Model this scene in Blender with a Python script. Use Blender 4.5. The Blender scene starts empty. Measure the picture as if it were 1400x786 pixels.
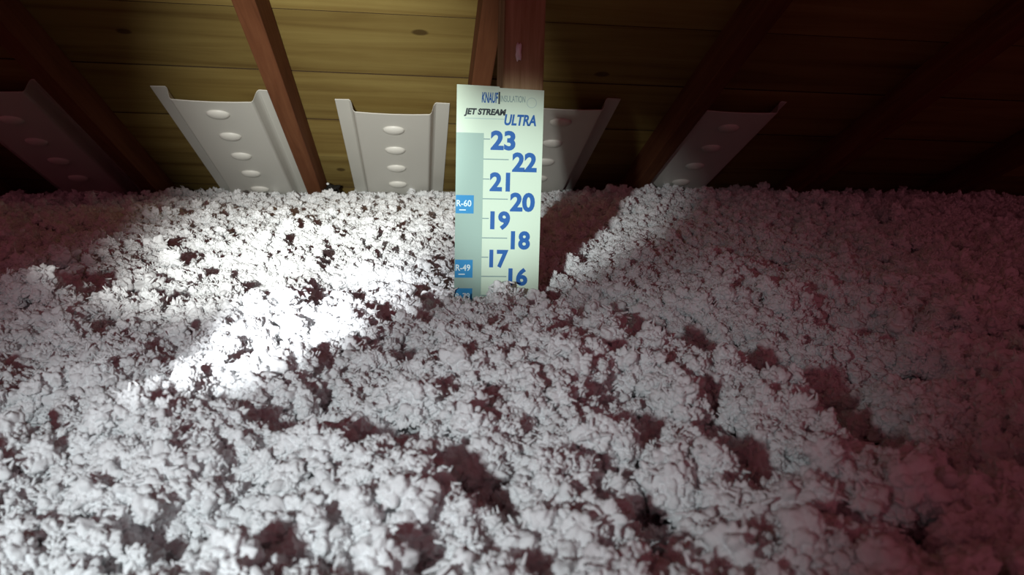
import bpy, bmesh, math, random
import numpy as np
from mathutils import Vector, Matrix

C = bpy.context.scene.collection
random.seed(7)
RNG = np.random.default_rng(11)

# ---------------------------------------------------------------- camera
CAM_Z = 0.547                      # camera height above the attic floor (metres)
YAW, PITCH, ROLL = 6.75, 8.75, 1.6
FOCAL_PX = 1050.0


def cam_basis():
    y, p, r = (math.radians(a) for a in (YAW, PITCH, ROLL))
    fw = Vector((math.sin(y) * math.cos(p), math.cos(y) * math.cos(p), -math.sin(p)))
    rt = Vector((math.cos(y), -math.sin(y), 0))
    up = rt.cross(fw)
    return math.cos(r) * rt + math.sin(r) * up, -math.sin(r) * rt + math.cos(r) * up, fw


RT, UP, FW = cam_basis()
cd = bpy.data.cameras.new('camera')
cam = bpy.data.objects.new('camera', cd)
C.objects.link(cam)
cd.sensor_width = 36.0
cd.lens = 36.0 * FOCAL_PX / 1400.0
cd.clip_start = 0.01
cam.matrix_world = Matrix(((RT.x, UP.x, -FW.x, 0), (RT.y, UP.y, -FW.y, 0), (RT.z, UP.z, -FW.z, CAM_Z), (0, 0, 0, 1)))
bpy.context.scene.camera = cam
cd.dof.use_dof = True
cd.dof.focus_distance = 1.15
cd.dof.aperture_fstop = 14.0

# ---------------------------------------------------------------- view, world, lamps
vs = bpy.context.scene.view_settings
vs.view_transform = 'Standard'
vs.look = 'None'
vs.gamma = 1.0
vs.use_curve_mapping = False
vs.exposure = 0.0

w = bpy.data.worlds.new('attic_gloom')
bpy.context.scene.world = w
w.use_nodes = True
w.node_tree.nodes['Background'].inputs[0].default_value = (0.175, 0.046, 0.062, 1)
w.node_tree.nodes['Background'].inputs[1].default_value = 1.0


def spot(name, loc, target, watts, half_deg, blend, colour, radius):
    d = bpy.data.lights.new(name, 'SPOT')
    d.energy = watts
    d.spot_size = math.radians(2 * half_deg)
    d.spot_blend = blend
    d.color = colour
    d.shadow_soft_size = radius
    o = bpy.data.objects.new(name, d)
    C.objects.link(o)
    o.location = loc
    o.rotation_euler = (Vector(target) - Vector(loc)).to_track_quat('-Z', 'Y').to_euler()
    return o


TORCH = (-0.26, -0.15, CAM_Z + 0.045)        # hand torch held left of the lens


def beam(name, azimuth, elevation, *a):
    """one lobe of the torch, aimed by its angles (degrees right of the rafters, above level)"""
    az, el = math.radians(azimuth), math.radians(elevation)
    d = Vector((math.sin(az) * math.cos(el), math.cos(az) * math.cos(el), math.sin(el)))
    return spot(name, TORCH, Vector(TORCH) + d, *a)


beam('torch_hot_beam', 10.0, -11.5, 85, 5.4, 1.0, (0.94, 0.98, 1.0), 0.012)
beam('torch_upper_beam', 1.7, 2.0, 240, 15.2, 1.0, (0.96, 1.0, 0.95), 0.012)
beam('torch_side_beam', 17.6, -3.4, 62, 7.4, 1.0, (0.92, 1.0, 0.98), 0.012)
beam('torch_spill', 14.0, -25.5, 11.0, 33.5, 1.0, (0.88, 0.98, 1.0), 0.014)


# ---------------------------------------------------------------- helpers
def link(name, me, parent=None):
    o = bpy.data.objects.new(name, me)
    C.objects.link(o)
    if parent:
        o.parent = parent
    return o


def obj(name, bm, mat, parent=None, smooth=False):
    me = bpy.data.meshes.new(name)
    bmesh.ops.recalc_face_normals(bm, faces=bm.faces)
    bm.to_mesh(me)
    bm.free()
    me.materials.append(mat)
    if smooth:
        for p in me.polygons:
            p.use_smooth = True
    return link(name, me, parent)


def empty(name, loc, label=None, cat=None, group=None):
    o = bpy.data.objects.new(name, None)
    o.empty_display_size = 0.05
    C.objects.link(o)
    o.location = loc
    tag(o, label, cat, group)
    return o


def tag(o, label=None, cat=None, group=None, kind=None):
    for k, v in (('label', label), ('category', cat), ('group', group), ('kind', kind)):
        if v:
            o[k] = v


def add_box(bm, lo, hi, bevel=0.0):
    b = bmesh.new()
    bmesh.ops.create_cube(b, size=1.0)
    for v in b.verts:
        v.co = Vector([lo[i] + (v.co[i] + 0.5) * (hi[i] - lo[i]) for i in range(3)])
    if bevel:
        bmesh.ops.bevel(b, geom=b.edges[:], offset=bevel, segments=2, affect='EDGES', profile=0.5)
    me = bpy.data.meshes.new('tmp')
    b.to_mesh(me)
    b.free()
    bm.from_mesh(me)
    bpy.data.meshes.remove(me)
    return bm


# ---------------------------------------------------------------- materials
def new_mat(name):
    m = bpy.data.materials.new(name)
    m.use_nodes = True
    nt = m.node_tree
    return m, nt, nt.nodes['Principled BSDF']


def flat(name, rgb, rough=0.6, spec=0.3):
    m, nt, b = new_mat(name)
    b.inputs['Base Color'].default_value = (*rgb, 1)
    b.inputs['Roughness'].default_value = rough
    b.inputs['Specular IOR Level'].default_value = spec
    return m


def wood(name, c0, c1, c2, scale, along, knots=False, rough=0.75, spec=0.15):
    """grain stretched along one axis ('X' or 'Y' or 'Z')"""
    m, nt, b = new_mat(name)
    N, L = nt.nodes, nt.links
    tc = N.new('ShaderNodeTexCoord')
    mp = N.new('ShaderNodeMapping')
    L.new(tc.outputs['Object'], mp.inputs[0])
    s = [scale, scale, scale]
    s['XYZ'.index(along)] = scale * 0.06
    mp.inputs['Scale'].default_value = s
    n1 = N.new('ShaderNodeTexNoise')
    n1.inputs['Scale'].default_value = 1.0
    n1.inputs['Detail'].default_value = 8
    n1.inputs['Roughness'].default_value = 0.62
    n1.inputs['Distortion'].default_value = 0.6
    L.new(mp.outputs[0], n1.inputs['Vector'])
    n2 = N.new('ShaderNodeTexNoise')
    n2.inputs['Scale'].default_value = 3.2
    n2.inputs['Detail'].default_value = 3
    L.new(tc.outputs['Object'], n2.inputs['Vector'])
    mix = N.new('ShaderNodeMath')
    mix.operation = 'MULTIPLY_ADD'
    mix.inputs[1].default_value = 0.35
    L.new(n2.outputs[0], mix.inputs[0])
    sub = N.new('ShaderNodeMath')
    sub.operation = 'SUBTRACT'
    sub.inputs[1].default_value = 0.17
    L.new(n1.outputs[0], sub.inputs[0])
    L.new(sub.outputs[0], mix.inputs[2])
    cr = N.new('ShaderNodeValToRGB')
    e = cr.color_ramp.elements
    e[0].position, e[0].color = 0.25, (*c0, 1)
    e[1].position, e[1].color = 0.72, (*c2, 1)
    k = cr.color_ramp.elements.new(0.47)
    k.color = (*c1, 1)
    L.new(mix.outputs[0], cr.inputs[0])
    col = cr.outputs[0]
    if knots:
        for (kx, ky, rx, ry) in knots:
            mk = N.new('ShaderNodeMapping')
            mk.vector_type = 'POINT'
            mk.inputs['Location'].default_value = (-kx / rx, -ky / ry, 0)
            mk.inputs['Scale'].default_value = (1 / rx, 1 / ry, 0)
            L.new(tc.outputs['Object'], mk.inputs[0])
            ln = N.new('ShaderNodeVectorMath')
            ln.operation = 'LENGTH'
            L.new(mk.outputs[0], ln.inputs[0])
            ad = N.new('ShaderNodeMath')
            ad.operation = 'MULTIPLY_ADD'
            ad.inputs[1].default_value = 0.8
            L.new(n1.outputs[0], ad.inputs[0])
            L.new(ln.outputs['Value'], ad.inputs[2])
            r2 = N.new('ShaderNodeValToRGB')
            r2.color_ramp.elements[0].position, r2.color_ramp.elements[0].color = 0.75, (0.75, 0.75, 0.75, 1)
            r2.color_ramp.elements[1].position, r2.color_ramp.elements[1].color = 1.45, (0, 0, 0, 1)
            r2.color_ramp.elements[1].position = 1.0
            sc = N.new('ShaderNodeMath')
            sc.operation = 'MULTIPLY'
            sc.inputs[1].default_value = 0.72
            L.new(ad.outputs[0], sc.inputs[0])
            L.new(sc.outputs[0], r2.inputs[0])
            mx = N.new('ShaderNodeMix')
            mx.data_type = 'RGBA'
            L.new(r2.outputs[0], mx.inputs['Factor'])
            L.new(col, mx.inputs['A'])
            mx.inputs['B'].default_value = (c0[0] * 0.30, c0[1] * 0.22, c0[2] * 0.25, 1)
            col = mx.outputs['Result']
    oi = N.new('ShaderNodeObjectInfo')
    hv = N.new('ShaderNodeHueSaturation')
    vr = N.new('ShaderNodeMapRange')
    vr.inputs['To Min'].default_value = 0.78
    vr.inputs['To Max'].default_value = 1.12
    L.new(oi.outputs['Random'], vr.inputs['Value'])
    L.new(vr.outputs[0], hv.inputs['Value'])
    L.new(col, hv.inputs['Color'])
    col = hv.outputs[0]
    L.new(col, b.inputs['Base Color'])
    bp = N.new('ShaderNodeBump')
    bp.inputs['Strength'].default_value = 0.25
    bp.inputs['Distance'].default_value = 0.002
    L.new(n1.outputs[0], bp.inputs['Height'])
    L.new(bp.outputs[0], b.inputs['Normal'])
    b.inputs['Roughness'].default_value = rough
    b.inputs['Specular IOR Level'].default_value = spec
    return m


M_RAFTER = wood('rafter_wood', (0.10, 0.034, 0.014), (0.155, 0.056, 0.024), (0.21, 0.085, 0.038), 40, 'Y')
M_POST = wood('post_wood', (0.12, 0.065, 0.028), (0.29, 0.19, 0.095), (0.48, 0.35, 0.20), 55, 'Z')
M_FELT = flat('roof_felt', (0.02, 0.015, 0.012), 0.9)
M_FLOOR = flat('plasterboard', (0.5, 0.47, 0.43), 0.9)


def make_insulation_mat():
    m, nt, b = new_mat('white_glass_wool')
    N, L = nt.nodes, nt.links
    n = N.new('ShaderNodeTexNoise')
    n.inputs['Scale'].default_value = 45
    n.inputs['Detail'].default_value = 3
    tc = N.new('ShaderNodeTexCoord')
    L.new(tc.outputs['Object'], n.inputs['Vector'])
    cr = N.new('ShaderNodeValToRGB')
    cr.color_ramp.elements[0].position, cr.color_ramp.elements[0].color = 0.3, (0.74, 0.74, 0.755, 1)
    cr.color_ramp.elements[1].position, cr.color_ramp.elements[1].color = 0.65, (0.89, 0.90, 0.90, 1)
    L.new(n.outputs[0], cr.inputs[0])
    L.new(cr.outputs[0], b.inputs['Base Color'])
    b.inputs['Roughness'].default_value = 0.95
    b.inputs['Specular IOR Level'].default_value = 0.05
    return m


M_WOOL = make_insulation_mat()

# ---------------------------------------------------------------- roof frame
S = math.atan(5 / 12)                         # roof pitch 5 in 12
EAVE_C = 1.0968                               # roof underside: y sin S + (z - CAM_Z) cos S = EAVE_C
RN = Vector((0, math.sin(S), math.cos(S)))    # outward roof normal
RD = Vector((0, -math.cos(S), math.sin(S)))   # up-slope direction
R0 = Vector((0, EAVE_C * math.sin(S), CAM_Z + EAVE_C * math.cos(S)))   # foot of the normal from the camera


def slope_of(y):
    """up-slope coordinate of the roof point above ground distance y"""
    return (R0.y - y) / math.cos(S)


ROOF_MAT = Matrix(((1, 0, 0, 0), (0, RD.y, RN.y, R0.y), (0, RD.z, RN.z, R0.z), (0, 0, 0, 1)))
# roof local frame: x along the eave, y up the slope, z outwards. underside at z = 0


def roof_empty(name, loc, *a):
    """an Empty lying on the roof underside at local (x, up-slope)"""
    o = empty(name, (0, 0, 0), *a)
    o.matrix_world = ROOF_MAT @ Matrix.Translation((loc[0], loc[1], 0))
    return o


RAFTERS = [-1.57, -0.964, -0.3895, 0.150, 0.780, 1.41, 2.02]
ceiling = roof_empty('ceiling', (0, 0))
tag(ceiling, kind='structure')
M_EDGE = flat('seam_shade_edge', (0.045, 0.025, 0.010), 0.9)
BW = 0.2945                                   # board width up the slope
SEAM = slope_of(1.976)
KN = [(-0.012, slope_of(2.045), 0.024, 0.017), (-0.30, slope_of(2.9), 0.02, 0.02), (-0.75, slope_of(2.1), 0.022, 0.015), (0.5, slope_of(2.2), 0.025, 0.017)]
M_PLY = wood('roof_board_wood', (0.16, 0.092, 0.026), (0.275, 0.185, 0.055), (0.365, 0.265, 0.085), 17, 'X', KN)
ends = [[-2.4, -0.964, 1.41, 3.0], [-2.4, 0.150, 3.0], [-2.4, -1.57, 0.80, 3.0], [-2.4, -0.384, 2.02, 3.0]]
for i in range(-6, 11):
    s0 = SEAM + i * BW
    xs = ends[i % 4]
    for xa, xb in zip(xs, xs[1:]):
        bm = bmesh.new()
        dz = 0.0015 * ((i * 7) % 3) / 2
        add_box(bm, (xa + 0.0012, s0 + 0.0022, dz), (xb - 0.0012, s0 + BW - 0.0028, 0.0165 + dz), 0.0007)
        ob = obj('roof_board', bm, M_PLY, ceiling)
        ob.data.materials.append(M_EDGE)                # sawn edges coloured dark to stand in for shade in the seams
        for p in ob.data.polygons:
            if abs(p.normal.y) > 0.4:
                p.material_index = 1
rows = [SEAM - 6 * BW, SEAM + 10 * BW]
bm = bmesh.new()
add_box(bm, (-2.45, rows[0] - 0.02, 0.0182), (3.05, rows[-1] + BW + 0.02, 0.022))
obj('roofing_felt', bm, M_FELT, ceiling)

RAFTER_LABELS = [
    'barely lit reddish rafter at the far left edge of the attic',
    'dim reddish rafter sloping down left of the left lit baffle',
    'sharply lit reddish brown rafter between the two bright white vent baffles',
    'reddish rafter running down behind the wooden post and the ruler',
    'dark rafter sloping down right of the ruler, first beyond its shadow',
    'second dark rafter to the right of the ruler in deep shade',
    'dark rafter at the far right edge of the attic']
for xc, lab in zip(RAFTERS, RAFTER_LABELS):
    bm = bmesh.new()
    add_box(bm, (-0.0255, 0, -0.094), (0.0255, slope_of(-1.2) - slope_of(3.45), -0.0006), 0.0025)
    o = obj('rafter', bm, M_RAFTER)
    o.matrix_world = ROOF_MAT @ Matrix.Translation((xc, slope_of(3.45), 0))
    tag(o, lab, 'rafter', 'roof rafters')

# ---------------------------------------------------------------- floor
bm = bmesh.new()
add_box(bm, (-2.4, -1.3, -0.013), (3.0, 3.5, 0))
tag(obj('floor', bm, M_FLOOR), kind='structure')

# ---------------------------------------------------------------- post behind the ruler
PX0, PX1, PY = 0.1005, 0.1530, 1.010
bm = bmesh.new()
ztop = CAM_Z + (EAVE_C - PY * math.sin(S)) / math.cos(S) - 0.004
add_box(bm, (PX0, PY, 0.0), (PX1, PY + 0.089, ztop - 0.106), 0.002)
tag(obj('post', bm, M_POST), 'upright brown wooden post behind the blue-numbered ruler', 'post')

# ---------------------------------------------------------------- vent baffles
M_BAFFLE = flat('white_plastic_foam', (0.78, 0.755, 0.69), 0.42, 0.35)
DEPTH = 0.044
BL = 1.15                                     # baffle length


def sheet(bm, pts, y0, y1, th, ny=1, wob=None):
    """extrude an open profile (x, z) along y with thickness th towards +z"""
    rws = []
    for k in range(ny + 1):
        y = y0 + (y1 - y0) * k / ny
        a = [bm.verts.new((x, y + (wob(x) if (wob and k == ny) else 0), z)) for x, z in pts]
        b = [bm.verts.new((x, y + (wob(x) if (wob and k == ny) else 0), z + th)) for x, z in pts]
        rws.append((a, b))
    n = len(pts)
    for (a, b), (c, d) in zip(rws, rws[1:]):
        for i in range(n - 1):
            bm.faces.new((a[i], a[i + 1], c[i + 1], c[i]))
            bm.faces.new((b[i], d[i], d[i + 1], b[i + 1]))
        bm.faces.new((a[0], c[0], d[0], b[0]))
        bm.faces.new((a[-1], b[-1], d[-1], c[-1]))
    for (a, b), fl in ((rws[0], False), (rws[-1], True)):
        for i in range(n - 1):
            bm.faces.new((a[i], b[i], b[i + 1], a[i + 1]))


def dome(bm, cx, cy, rx, ry, h, z0, seg=20, rings=6):
    rng = []
    for k in range(rings):
        t = k / rings
        rr = math.cos(t * math.pi / 2)
        z = z0 - h * math.sin(t * math.pi / 2)
        rng.append([bm.verts.new((cx + rx * rr * math.cos(2 * math.pi * i / seg), cy + ry * rr * math.sin(2 * math.pi * i / seg), z)) for i in range(seg)])
    top = bm.verts.new((cx, cy, z0 - h))
    for a, b in zip(rng, rng[1:]):
        for i in range(seg):
            j = (i + 1) % seg
            bm.faces.new((a[i], a[j], b[j], b[i]))
    for i in range(seg):
        bm.faces.new((rng[-1][i], rng[-1][(i + 1) % seg], top))


def make_baffle(xc, ytop, first, label, hw=0.170):
    top = slope_of(ytop)
    root = roof_empty('vent_baffle', (xc, top), label, 'vent baffle', 'rafter vent baffles')
    th = 0.0025
    bm = bmesh.new()
    sheet(bm, [(-0.108, -DEPTH), (-0.06, -DEPTH - 0.001), (0, -DEPTH - 0.0015), (0.06, -DEPTH - 0.001), (0.108, -DEPTH)], -BL, 0, th, 6, lambda x: -0.004 * (1 - (x / 0.108) ** 2))
    obj('panel', bm, M_BAFFLE, root)
    for s in (-1, 1):
        pts = [(s * 0.108, -DEPTH), (s * 0.112, -DEPTH + 0.0015), (s * 0.1155, -DEPTH + 0.006), (s * 0.1175, -DEPTH + 0.013), (s * 0.122, -0.014), (s * 0.125, -0.008), (s * 0.130, -0.004)]
        bm = bmesh.new()
        sheet(bm, pts if s > 0 else pts[::-1], -BL, 0, 0.002)
        obj('side_wall', bm, M_BAFFLE, root)
        pts = [(s * 0.130, -0.004), (s * hw, -0.0050)]
        bm = bmesh.new()
        sheet(bm, pts if s > 0 else pts[::-1], -BL, 0, 0.002)
        obj('flange', bm, M_BAFFLE, root)
    for d in [first + 0.153 * k for k in range(6)]:
        bm = bmesh.new()
        dome(bm, 0, -d, 0.034, 0.026, 0.013, -DEPTH - 0.0010)
        obj('dimple', bm, M_BAFFLE, root, True)
    return root


make_baffle(-1.215, 2.34, 0.175, 'barely visible vent baffle in the dark at the left edge of the photo')
make_baffle(-0.604, 2.350, 0.078, 'brightly lit white vent baffle left of the reddish brown rafter')
make_baffle(-0.093, 2.385, 0.108, 'brightly lit white vent baffle just left of the ruler')
make_baffle(0.418, 2.320, 0.085, 'dim vent baffle just right of the ruler in its shade')
make_baffle(0.955, 2.300, 0.105, 'dark vent baffle right of the first dark rafter beyond the ruler', 0.147)

# ---------------------------------------------------------------- ruler
PXM = 0.000944                                 # one photo pixel on the ruler, in metres
M_CARD = flat('ruler_card', (0.63, 0.78, 0.63), 0.55, 0.25)
M_GREY = flat('ruler_grey_print', (0.34, 0.49, 0.43), 0.55, 0.25)
M_BLUE = flat('ruler_blue_print', (0.012, 0.11, 0.38), 0.5)
M_CYAN = flat('ruler_cyan_print', (0.02, 0.26, 0.56), 0.5)
M_BLACK = flat('ruler_black_print', (0.02, 0.03, 0.035), 0.5)
M_LINE = flat('ruler_line_print', (0.22, 0.33, 0.33), 0.5)
M_PALE = flat('ruler_pale_print', (0.70, 0.88, 0.90), 0.5)
M_FAINT = flat('ruler_faint_print', (0.42, 0.56, 0.52), 0.5)

RUL_Y = 1.0
Z16 = 0.4064 + 0.0002                          # the 16 inch line


def ru(px, py):
    """ruler plane coordinates (metres) of a point read on the ruler: u from its left edge, height"""
    return ((px - (627 - 0.025 * (py - 120))) * PXM, Z16 + (378.0 - py) * PXM + 0.0)


ruler = empty('insulation_ruler', (0.0428, RUL_Y, 0.0), 'tall pale green paper depth ruler with large blue numbers', 'ruler')
ruler.rotation_euler = (0, math.radians(-0.15), 0)
WID = 0.1115


def plate(name, pts, y0, y1, mat, parent):
    bm = bmesh.new()
    a = [bm.verts.new((x, y0, z)) for x, z in pts]
    b = [bm.verts.new((x, y1, z)) for x, z in pts]
    bm.faces.new(a)
    bm.faces.new(b[::-1])
    for i in range(len(a)):
        j = (i + 1) % len(a)
        bm.faces.new((a[i], b[i], b[j], a[j]))
    return obj(name, bm, mat, parent)


zt = ru(0, 119.5)[1]
un = ru(684, 122)[0]
zr = ru(0, 124)[1]
card = plate('card', [(0, 0.01), (WID, 0.01), (WID, zr + 0.001), (un + 0.0007, zr + 0.0022), (un, zt - 0.0005), (0, zt + 0.0005)], -0.0012, 0.0, M_CARD, ruler)


def rect(name, px0, py0, px1, py1, mat, parent, lift=0.0004):
    u0, z0 = ru(px0, py1)
    u1, z1 = ru(px1, py0)
    u1 = u0 + (px1 - px0) * PXM
    u0 = max(u0, 0.0)
    return plate(name, [(u0, z0), (u1, z0), (u1, z1), (u0, z1)], -0.0012 - lift, -0.0012, mat, parent)


def text(name, s, px0, py0, px1, py1, mat, parent, bold=0.0, shear=0.0, lift=0.0005):
    """flat lettering filling the box read on the ruler"""
    cu = bpy.data.curves.new(name, 'FONT')
    cu.body = s
    cu.offset = bold
    cu.shear = shear
    cu.resolution_u = 4
    tmp = bpy.data.objects.new('tmp_text', cu)
    C.objects.link(tmp)
    dg = bpy.context.evaluated_depsgraph_get()
    me = bpy.data.meshes.new_from_object(tmp.evaluated_get(dg))
    bpy.data.objects.remove(tmp)
    bpy.data.curves.remove(cu)
    co = np.array([v.co[:] for v in me.vertices])
    lo, hi = co.min(0), co.max(0)
    u0, z0 = ru(px0, py1)
    z1 = ru(px0, py0)[1]
    wd = (px1 - px0) * PXM
    for v in me.vertices:
        a = (v.co.x - lo[0]) / (hi[0] - lo[0])
        b = (v.co.y - lo[1]) / (hi[1] - lo[1])
        v.co = (u0 + a * wd, -0.0012 - lift, z0 + b * (z1 - z0))
    # printed ink: flat faces that all look out of the card
    me.materials.clear()
    me.materials.append(mat)
    for p in me.polygons:
        p.use_smooth = False
    me.update()
    bm = bmesh.new()
    bm.from_mesh(me)
    bmesh.ops.reverse_faces(bm, faces=[f for f in bm.faces if f.normal.y > 0])
    bm.to_mesh(me)
    bm.free()
    me.name = name
    return link(name, me, parent)


rect('grey_strip', 615, 182, 656.5, 430, M_GREY, ruler)
NUM = {23: (671.5, 705.5, 178, 204.5), 22: (701, 735, 206.5, 233), 21: (670, 698, 234, 260), 20: (698, 732.5, 261, 287.5),
       19: (670.5, 698, 287, 313), 18: (699, 726, 314, 340), 17: (669, 695.5, 340.5, 366), 16: (695.5, 722.5, 365.5, 391),
       15: (668, 694, 393, 419), 14: (694, 721, 420, 446)}
for n, (a, b, c, d) in NUM.items():
    text('number', str(n), a, c, b, d, M_BLUE, ruler, bold=0.042)
for n in range(14, 24):
    y = 378 - (n - 16) * 26.88
    xl = 657 - 0.02 * (y - 190)
    rect('tick_mark', xl, y - 0.7, xl + (40 if n % 2 == 0 else 14), y + 0.7, M_LINE, ruler, 0.0003)
for lab, y0 in (('R-60', 266), ('R-49', 355), ('R-38', 395)):
    xs = 623.3 - 0.025 * (y0 - 266)
    st = rect('rating_sticker', xs, y0, xs + 24.5, y0 + 25, M_CYAN, ruler, 0.0008)
    st['label'] = 'bright blue square sticker with white ' + lab + ' lettering'
    text('lettering', lab, xs + 1.2, y0 + 6.5, xs + 21.5, y0 + 15.5, M_PALE, st, bold=0.02, lift=0.0013)
    rect('small_print', xs + 5, y0 + 19.4, xs + 14, y0 + 20.9, M_PALE, st, 0.0013)
text('blue_logo_lettering', 'KNAUF', 660, 128, 682, 142, M_BLUE, ruler, bold=0.03, shear=0.12)
text('grey_logo_lettering', 'INSULATION', 685.5, 131.5, 719, 140, M_LINE, ruler, bold=0.0)
rect('logo_stroke', 682.5, 127, 684.6, 143, M_BLACK, ruler)
text('black_title_lettering', 'JET STREAM', 636, 149.5, 693, 160.5, M_BLACK, ruler, bold=0.05, shear=0.2)
text('blue_title_lettering', 'ULTRA', 690.5, 156, 734, 171, M_BLUE, ruler, bold=0.035, shear=0.2)
rect('fine_print', 637, 162.2, 690, 163.4, M_FAINT, ruler, 0.0004)
# round faint seal at the top right corner
bm = bmesh.new()
su, sz = ru(728, 140)
for k in range(24):
    a0, a1 = 2 * math.pi * k / 24, 2 * math.pi * (k + 1) / 24
    q = [bm.verts.new((su + r * math.cos(a), -0.0015, sz + r * math.sin(a))) for r, a in ((0.0065, a0), (0.0065, a1), (0.0058, a1), (0.0058, a0))]
    bm.faces.new(q)
bmesh.ops.remove_doubles(bm, verts=bm.verts, dist=1e-5)
obj('round_seal', bm, M_FAINT, ruler)


# ---------------------------------------------------------------- blown insulation
def hash2(ix, iy, seed):
    h = (ix.astype(np.int64) * 374761393 + iy.astype(np.int64) * 668265263 + seed * 974634721) & 0xFFFFFFFF
    h = ((h ^ (h >> 13)) * 1274126177) & 0xFFFFFFFF
    return ((h ^ (h >> 16)) & 0xFFFF) / 65535.0


def vnoise(x, y, s, seed):
    """smooth value noise in -1..1 with cell size s"""
    X, Y = x / s + 500, y / s + 500
    ix, iy = np.floor(X), np.floor(Y)
    fx, fy = X - ix, Y - iy
    fx, fy = fx * fx * (3 - 2 * fx), fy * fy * (3 - 2 * fy)
    a, b = hash2(ix, iy, seed), hash2(ix + 1, iy, seed)
    c, d = hash2(ix, iy + 1, seed), hash2(ix + 1, iy + 1, seed)
    return 2 * (a + (b - a) * fx + (c - a) * fy + (a - b - c + d) * fx * fy) - 1


def sstep(t):
    t = np.clip(t, 0, 1)
    return t * t * (3 - 2 * t)


# hollows (x, y, radius along view, radius across, depth): read off the dark pits of the drift
PITS = [(-0.12, 1.02, .055, .04, .05), (0.205, .905, .06, .04, .06), (0.25, .80, .05, .045, .06), (0.285, .70, .05, .04, .06),
        (0.315, .60, .06, .035, .06), (0.31, .50, .05, .035, .05), (0.02, .86, .035, .03, .04), (-0.06, .88, .03, .025, .035),
        (-0.16, .535, .02, .018, .03), (-0.125, .50, .03, .015, .03), (0.015, .38, .03, .02, .035), (0.035, .35, .03, .016, .03),
        (-0.02, .45, .016, .03, .03), (-0.33, .93, .03, .05, .03), (-0.42, .78, .03, .04, .03), (-.02, .64, .03, .02, .025),
        (0.42, .62, .05, .05, .045), (0.29, 0.41, .035, .02, .04), (.19, .37, .02, .03, .03), (-.28, .50, .02, .04, .025), (.5, .8, .06, .06, .04), (-.345, 2.98, .10, .05, .07)]


def smooth_height(x, y):
    z = -0.166 + 0.058 * sstep((y - 0.95) / 2.2) + (0.034 * np.clip(x, -1.6, 1.3) - 0.006) * sstep((y - 1.2) / 1.5)
    z = z + 0.012 * sstep((0.55 - y) / 0.5)
    z = z + 0.017 * np.exp(-((x - 0.105) / 0.050) ** 2 - ((y - 0.925) / 0.06) ** 2)     # drift against the ruler
    z = z + 0.020 * np.exp(-((x - 0.40) / 0.12) ** 2 - ((y - 1.25) / 0.25) ** 2)        # drift right of it
    z = z + 0.018 * np.exp(-((x - 0.10) / 0.14) ** 2 - ((y - 0.62) / 0.22) ** 2)        # ridge in front
    z = z + 0.016 * np.exp(-((x + 0.15) / 0.14) ** 2 - ((y - 0.78) / 0.12) ** 2)
    z = z + 0.022 * np.exp(-((x + 0.40) / 0.035) ** 2 - ((y - 0.83) / 0.04) ** 2)       # lone lump at the left
    z = z + 0.020 * np.exp(-((x - 0.9) / 0.35) ** 2 - ((y - 2.5) / 0.4) ** 2)
    z = z + 0.012 * np.exp(-((x + 0.05) / 0.3) ** 2 - ((y - 1.5) / 0.15) ** 2)
    return z


def height(x, y):
    z0 = smooth_height(x, y)
    z = z0
    wx = x + 0.012 * vnoise(x, y, .03, 21)
    wy = y + 0.012 * vnoise(x, y, .03, 22)
    z = z + 0.012 * vnoise(wx, wy, .17, 1) + 0.013 * vnoise(wx, wy, .07, 2) + 0.012 * vnoise(wx, wy, .034, 3)
    rid = np.abs(vnoise(wx, wy, .085, 5)) + 0.55 * np.abs(vnoise(wx, wy, .045, 6))
    z = z - 0.030 * (1 + 0.7 * sstep((x / np.maximum(y, 0.1) - 0.15) / 0.3)) * np.clip(1 - rid / 0.36, 0, 1)                                       # winding crevices
    for (a, b, ry, rx, d) in PITS:
        z = z - 1.3 * d * np.exp(-(((wx - a) / rx) ** 2 + ((wy - b) / ry) ** 2) ** 1.5)
    # settled evenly against the foot of the ruler
    calm = np.exp(-((x - 0.095) / 0.085) ** 4 - ((y - 0.96) / 0.10) ** 4)
    foot = -0.186 + 0.024 * np.exp(-((x - 0.102) / 0.030) ** 2) - 0.006 * sstep((x - 0.1) / 0.06) + 0.006 * vnoise(x, y, .03, 9)
    return z * (1 - calm) + foot * calm


X0, X1, Y0, Y1, ST = -2.3, 2.9, -1.2, 3.42, 0.016
nx, ny = int((X1 - X0) / ST) + 1, int((Y1 - Y0) / ST) + 1
gx, gy = np.meshgrid(np.linspace(X0, X1, nx), np.linspace(Y0, Y1, ny))
gz = height(gx, gy)
pad = np.pad(gz, 1, mode='edge')
gz = np.min([pad[i:i + ny, j:j + nx] for i in range(3) for j in range(3)], 0) - 0.004 + CAM_Z
roofz = CAM_Z + (EAVE_C - gy * math.sin(S)) / math.cos(S)
gz = np.minimum(gz, roofz - 0.004)
base = np.stack([gx.ravel(), gy.ravel(), gz.ravel()], 1)
idx = np.arange(nx * ny).reshape(ny, nx)
quads = np.stack([idx[:-1, :-1], idx[:-1, 1:], idx[1:, 1:], idx[1:, :-1]], -1).reshape(-1, 4)
# skirt down to the floor
ring = np.concatenate([idx[0, :], idx[1:, -1], idx[-1, -2::-1], idx[-2:0:-1, 0]])
skirt = base[ring].copy()
skirt[:, 2] = 0.002
sb = len(base)
k = np.arange(len(ring))
k2 = (k + 1) % len(ring)
squads = np.stack([ring[k], sb + k, sb + k2, ring[k2]], 1)

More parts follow.
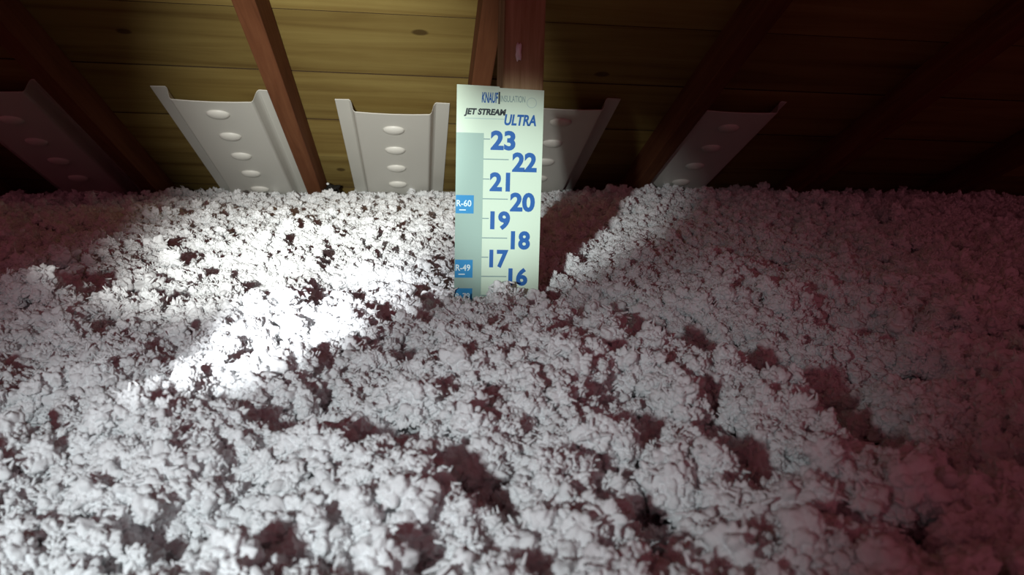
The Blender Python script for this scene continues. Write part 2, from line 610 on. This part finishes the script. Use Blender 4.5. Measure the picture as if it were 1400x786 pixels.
# flock positions: denser and smaller near the lens
pts, scl = [], []
for (ya, yb, cell, r0, r1) in ((0.10, 0.80, .0082, .0055, .0105), (0.80, 1.4, .0108, .0070, .0130), (1.4, 2.2, .0140, .0085, .0145), (2.2, 3.2, .0175, .0095, .0160)):
    xa, xb = -0.22 - 0.80 * yb, 0.25 + 0.98 * yb
    xa, xb = max(xa, -2.2), min(xb, 2.8)
    ax, ay = np.meshgrid(np.arange(xa, xb, cell), np.arange(ya, yb, cell))
    ax = ax.ravel() + RNG.uniform(-.5, .5, ax.size) * cell * 1.2
    ay = ay.ravel() + RNG.uniform(-.5, .5, ay.size) * cell * 1.2
    keep = (ax > -0.22 - 0.80 * ay) & (ax < 0.25 + 0.98 * ay)
    ax, ay = ax[keep], ay[keep]
    r = r0 + (r1 - r0) * RNG.random(ax.size) ** 1.6
    big = RNG.random(ax.size) < 0.05
    r = np.where(big, r * (1.2 if yb < 0.9 else 1.45), r)
    az = height(ax, ay) + r * RNG.uniform(-0.55, 0.45, ax.size)
    up = RNG.random(ax.size) < 0.10
    az = az + np.where(up, r * 0.8, 0)
    az = np.minimum(az, (EAVE_C - ay * math.sin(S)) / math.cos(S) - r * 0.9)
    # keep the flock from standing in the ruler and the post
    bad = (ax > 0.030) & (ax < 0.166) & (ay > RUL_Y - 0.004 - r * 0.85) & (ay < RUL_Y + 0.115)
    ax, ay, az, r = ax[~bad], ay[~bad], az[~bad], r[~bad]
    pts.append(np.stack([ax, ay, az + CAM_Z], 1))
    scl.append(r)
    if yb < 1.5:                                        # a deeper layer seen down the crevices
        bx, by = ax + cell * 0.5, ay + cell * 0.5
        bz = height(bx, by) - r * 1.25
        ok = ~((bx > 0.030) & (bx < 0.166) & (by > RUL_Y - 0.004 - r * 0.9) & (by < RUL_Y + 0.115))
        pts.append(np.stack([bx, by, bz + CAM_Z], 1)[ok])
        scl.append(r[ok])
pts = np.concatenate(pts)
scl = np.concatenate(scl)
verts = np.concatenate([base, skirt, pts])
faces = np.concatenate([quads, squads])
me = bpy.data.meshes.new('blown_insulation')
me.vertices.add(len(verts))
me.vertices.foreach_set('co', verts.astype(np.float32).ravel())
me.loops.add(faces.size)
me.loops.foreach_set('vertex_index', faces.astype(np.int32).ravel())
me.polygons.add(len(faces))
me.polygons.foreach_set('loop_start', np.arange(0, faces.size, 4, dtype=np.int32))
me.update(calc_edges=True)
me.materials.append(M_WOOL)
at = me.attributes.new('flock_size', 'FLOAT', 'POINT')
at.data.foreach_set('value', np.concatenate([np.zeros(len(base) + len(skirt)), scl]).astype(np.float32))
ar = me.attributes.new('flock_turn', 'FLOAT_VECTOR', 'POINT')
ar.data.foreach_set('vector', RNG.uniform(0, 6.283, (len(verts), 3)).astype(np.float32).ravel())
wool = link('blown_insulation', me)
tag(wool, 'thick drift of clumpy white blown insulation covering the attic floor', 'insulation', None, 'stuff')
print('flocks', len(pts), 'grid', len(base))

g = bpy.data.node_groups.new('flock', 'GeometryNodeTree')
g.interface.new_socket('Geometry', in_out='INPUT', socket_type='NodeSocketGeometry')
g.interface.new_socket('Geometry', in_out='OUTPUT', socket_type='NodeSocketGeometry')
N, L = g.nodes, g.links
gi, go = N.new('NodeGroupInput'), N.new('NodeGroupOutput')


def node(t, **kw):
    n = N.new(t)
    for a, v in kw.items():
        setattr(n, a, v)
    return n


def math_node(op, a, b=None, c=None):
    n = node('ShaderNodeMath', operation=op)
    for i, v in enumerate((a, b, c)):
        if v is None:
            continue
        if isinstance(v, (int, float)):
            n.inputs[i].default_value = v
        else:
            L.new(v, n.inputs[i])
    return n.outputs[0]


pos, nor = node('GeometryNodeInputPosition'), node('GeometryNodeInputNormal')
variants = node('GeometryNodeGeometryToInstance')
NVAR = 10
for v in range(NVAR):
    ico = node('GeometryNodeMeshIcoSphere')
    ico.inputs['Radius'].default_value = 0.85
    ico.inputs['Subdivisions'].default_value = 5
    terms = []
    for sc_, amp, wv in ((0.8, 1.2, 3.1), (1.3, 2.0, 17.7), (2.7, 1.05, 41.3), (6.5, 0.55, 71.9)):
        nz = node('ShaderNodeTexNoise', noise_dimensions='4D')
        nz.inputs['Scale'].default_value = sc_
        nz.inputs['Detail'].default_value = 0.3
        nz.inputs['W'].default_value = wv + v * 7.13
        L.new(pos.outputs[0], nz.inputs['Vector'])
        val = math_node('SUBTRACT', nz.outputs[0], 0.5)
        if sc_ > 1.0:
            val = math_node('SUBTRACT', math_node('ABSOLUTE', val), 0.09)      # puffy lobes with creases between
        terms.append(math_node('MULTIPLY', val, amp))
    tot = math_node('ADD', math_node('ADD', terms[0], terms[1]), math_node('ADD', terms[2], terms[3]))
    vm = node('ShaderNodeVectorMath', operation='SCALE')
    L.new(nor.outputs[0], vm.inputs[0])
    L.new(tot, vm.inputs['Scale'])
    sp = node('GeometryNodeSetPosition')
    L.new(ico.outputs[0], sp.inputs['Geometry'])
    L.new(vm.outputs[0], sp.inputs['Offset'])
    # stray fibres: slim spikes over the surface
    dp = node('GeometryNodeDistributePointsOnFaces')
    L.new(sp.outputs[0], dp.inputs['Mesh'])
    dp.inputs['Density'].default_value = 0.5
    dp.inputs['Seed'].default_value = v
    cone = node('GeometryNodeMeshCone', fill_type='NONE')
    cone.inputs['Vertices'].default_value = 4
    cone.inputs['Radius Top'].default_value = 0.05
    cone.inputs['Radius Bottom'].default_value = 0.10
    cone.inputs['Depth'].default_value = 0.42
    jit = node('FunctionNodeRandomValue', data_type='FLOAT_VECTOR')
    jit.inputs[0].default_value = (-0.7, -0.7, -0.7)
    jit.inputs[1].default_value = (0.7, 0.7, 0.7)
    jit.inputs['Seed'].default_value = v
    rot = node('FunctionNodeRotateRotation')
    L.new(dp.outputs['Rotation'], rot.inputs[0])
    e2r = node('FunctionNodeEulerToRotation')
    L.new(jit.outputs[0], e2r.inputs[0])
    L.new(e2r.outputs[0], rot.inputs[1])
    ip = node('GeometryNodeInstanceOnPoints')
    L.new(dp.outputs['Points'], ip.inputs['Points'])
    L.new(cone.outputs[0], ip.inputs['Instance'])
    L.new(rot.outputs[0], ip.inputs['Rotation'])
    rs = node('FunctionNodeRandomValue', data_type='FLOAT')
    rs.inputs[2].default_value = 0.5
    rs.inputs[3].default_value = 1.5
    L.new(rs.outputs[1], ip.inputs['Scale'])
    rl = node('GeometryNodeRealizeInstances')
    L.new(ip.outputs[0], rl.inputs[0])
    jn = node('GeometryNodeJoinGeometry')
    L.new(sp.outputs[0], jn.inputs[0])
    L.new(rl.outputs[0], jn.inputs[0])
    ss = node('GeometryNodeSetShadeSmooth')
    L.new(jn.outputs[0], ss.inputs[0])
    sm = node('GeometryNodeSetMaterial')
    sm.inputs['Material'].default_value = M_WOOL
    L.new(ss.outputs[0], sm.inputs[0])
    L.new(sm.outputs[0], variants.inputs[0])

na = node('GeometryNodeInputNamedAttribute', data_type='FLOAT')
na.inputs[0].default_value = 'flock_size'
nr = node('GeometryNodeInputNamedAttribute', data_type='FLOAT_VECTOR')
nr.inputs[0].default_value = 'flock_turn'
gt = node('FunctionNodeCompare', data_type='FLOAT', operation='GREATER_THAN')
L.new(na.outputs[0], gt.inputs[0])
gt.inputs[1].default_value = 0.0001
iop = node('GeometryNodeInstanceOnPoints')
L.new(gi.outputs[0], iop.inputs['Points'])
L.new(gt.outputs[0], iop.inputs['Selection'])
L.new(variants.outputs[0], iop.inputs['Instance'])
iop.inputs['Pick Instance'].default_value = True
ri = node('FunctionNodeRandomValue', data_type='INT')
ri.inputs[4].default_value = 0
ri.inputs[5].default_value = NVAR - 1
L.new(ri.outputs[2], iop.inputs['Instance Index'])
e2 = node('FunctionNodeEulerToRotation')
L.new(nr.outputs[0], e2.inputs[0])
L.new(e2.outputs[0], iop.inputs['Rotation'])
L.new(na.outputs[0], iop.inputs['Scale'])
jj = node('GeometryNodeJoinGeometry')
L.new(gi.outputs[0], jj.inputs[0])
L.new(iop.outputs[0], jj.inputs[0])
L.new(jj.outputs[0], go.inputs[0])
md = wool.modifiers.new('flock', 'NODES')
md.node_group = g


# ---------------------------------------------------------------- bits of wool stuck to the timber
def tuft(name, loc, r, label, stretch=(1, 1, 1), n=40):
    bm = bmesh.new()
    bmesh.ops.create_icosphere(bm, subdivisions=3, radius=r)
    rr = random.Random(int(r * 1e6))
    ph = [Vector((rr.uniform(-1, 1), rr.uniform(-1, 1), rr.uniform(-1, 1))).normalized() for _ in range(14)]
    for v in bm.verts:
        d = v.co.normalized()
        k_ = 0.75 + 0.45 * max(max(0, d.dot(p)) ** 10 for p in ph)
        v.co = Vector((v.co.x * k_ * stretch[0], v.co.y * k_ * stretch[1], v.co.z * k_ * stretch[2]))
    o = obj(name, bm, M_WOOL, None, True)
    o.location = loc
    tag(o, label, 'wool tuft', 'wool bits stuck to the timber')
    return o


tuft('wool_tuft', (0.1195, 1.0070, CAM_Z + 0.148), 0.0055, 'long pale wisp of wool stuck on the post above the ruler', (0.7, 0.7, 2.2))

# ---------------------------------------------------------------- lump added to make the dark mark at the foot of the lit rafter
mark = empty('dark_mark', (-0.332, 2.93, CAM_Z - 0.092), 'small black mark with a pale fleck at the foot of the lit rafter', 'mark')
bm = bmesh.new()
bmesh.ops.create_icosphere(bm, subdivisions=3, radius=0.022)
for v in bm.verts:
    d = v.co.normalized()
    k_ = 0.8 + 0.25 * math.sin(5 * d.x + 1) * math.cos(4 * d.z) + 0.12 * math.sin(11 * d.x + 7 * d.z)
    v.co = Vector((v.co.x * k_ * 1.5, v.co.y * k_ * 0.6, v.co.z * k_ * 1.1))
obj('dark_lump', bm, flat('black_mark', (0.012, 0.010, 0.008), 0.7), mark, True)
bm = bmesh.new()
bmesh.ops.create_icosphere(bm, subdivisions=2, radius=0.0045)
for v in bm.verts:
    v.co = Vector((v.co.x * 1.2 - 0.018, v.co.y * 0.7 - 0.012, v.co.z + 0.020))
obj('pale_fleck', bm, M_WOOL, mark, True)
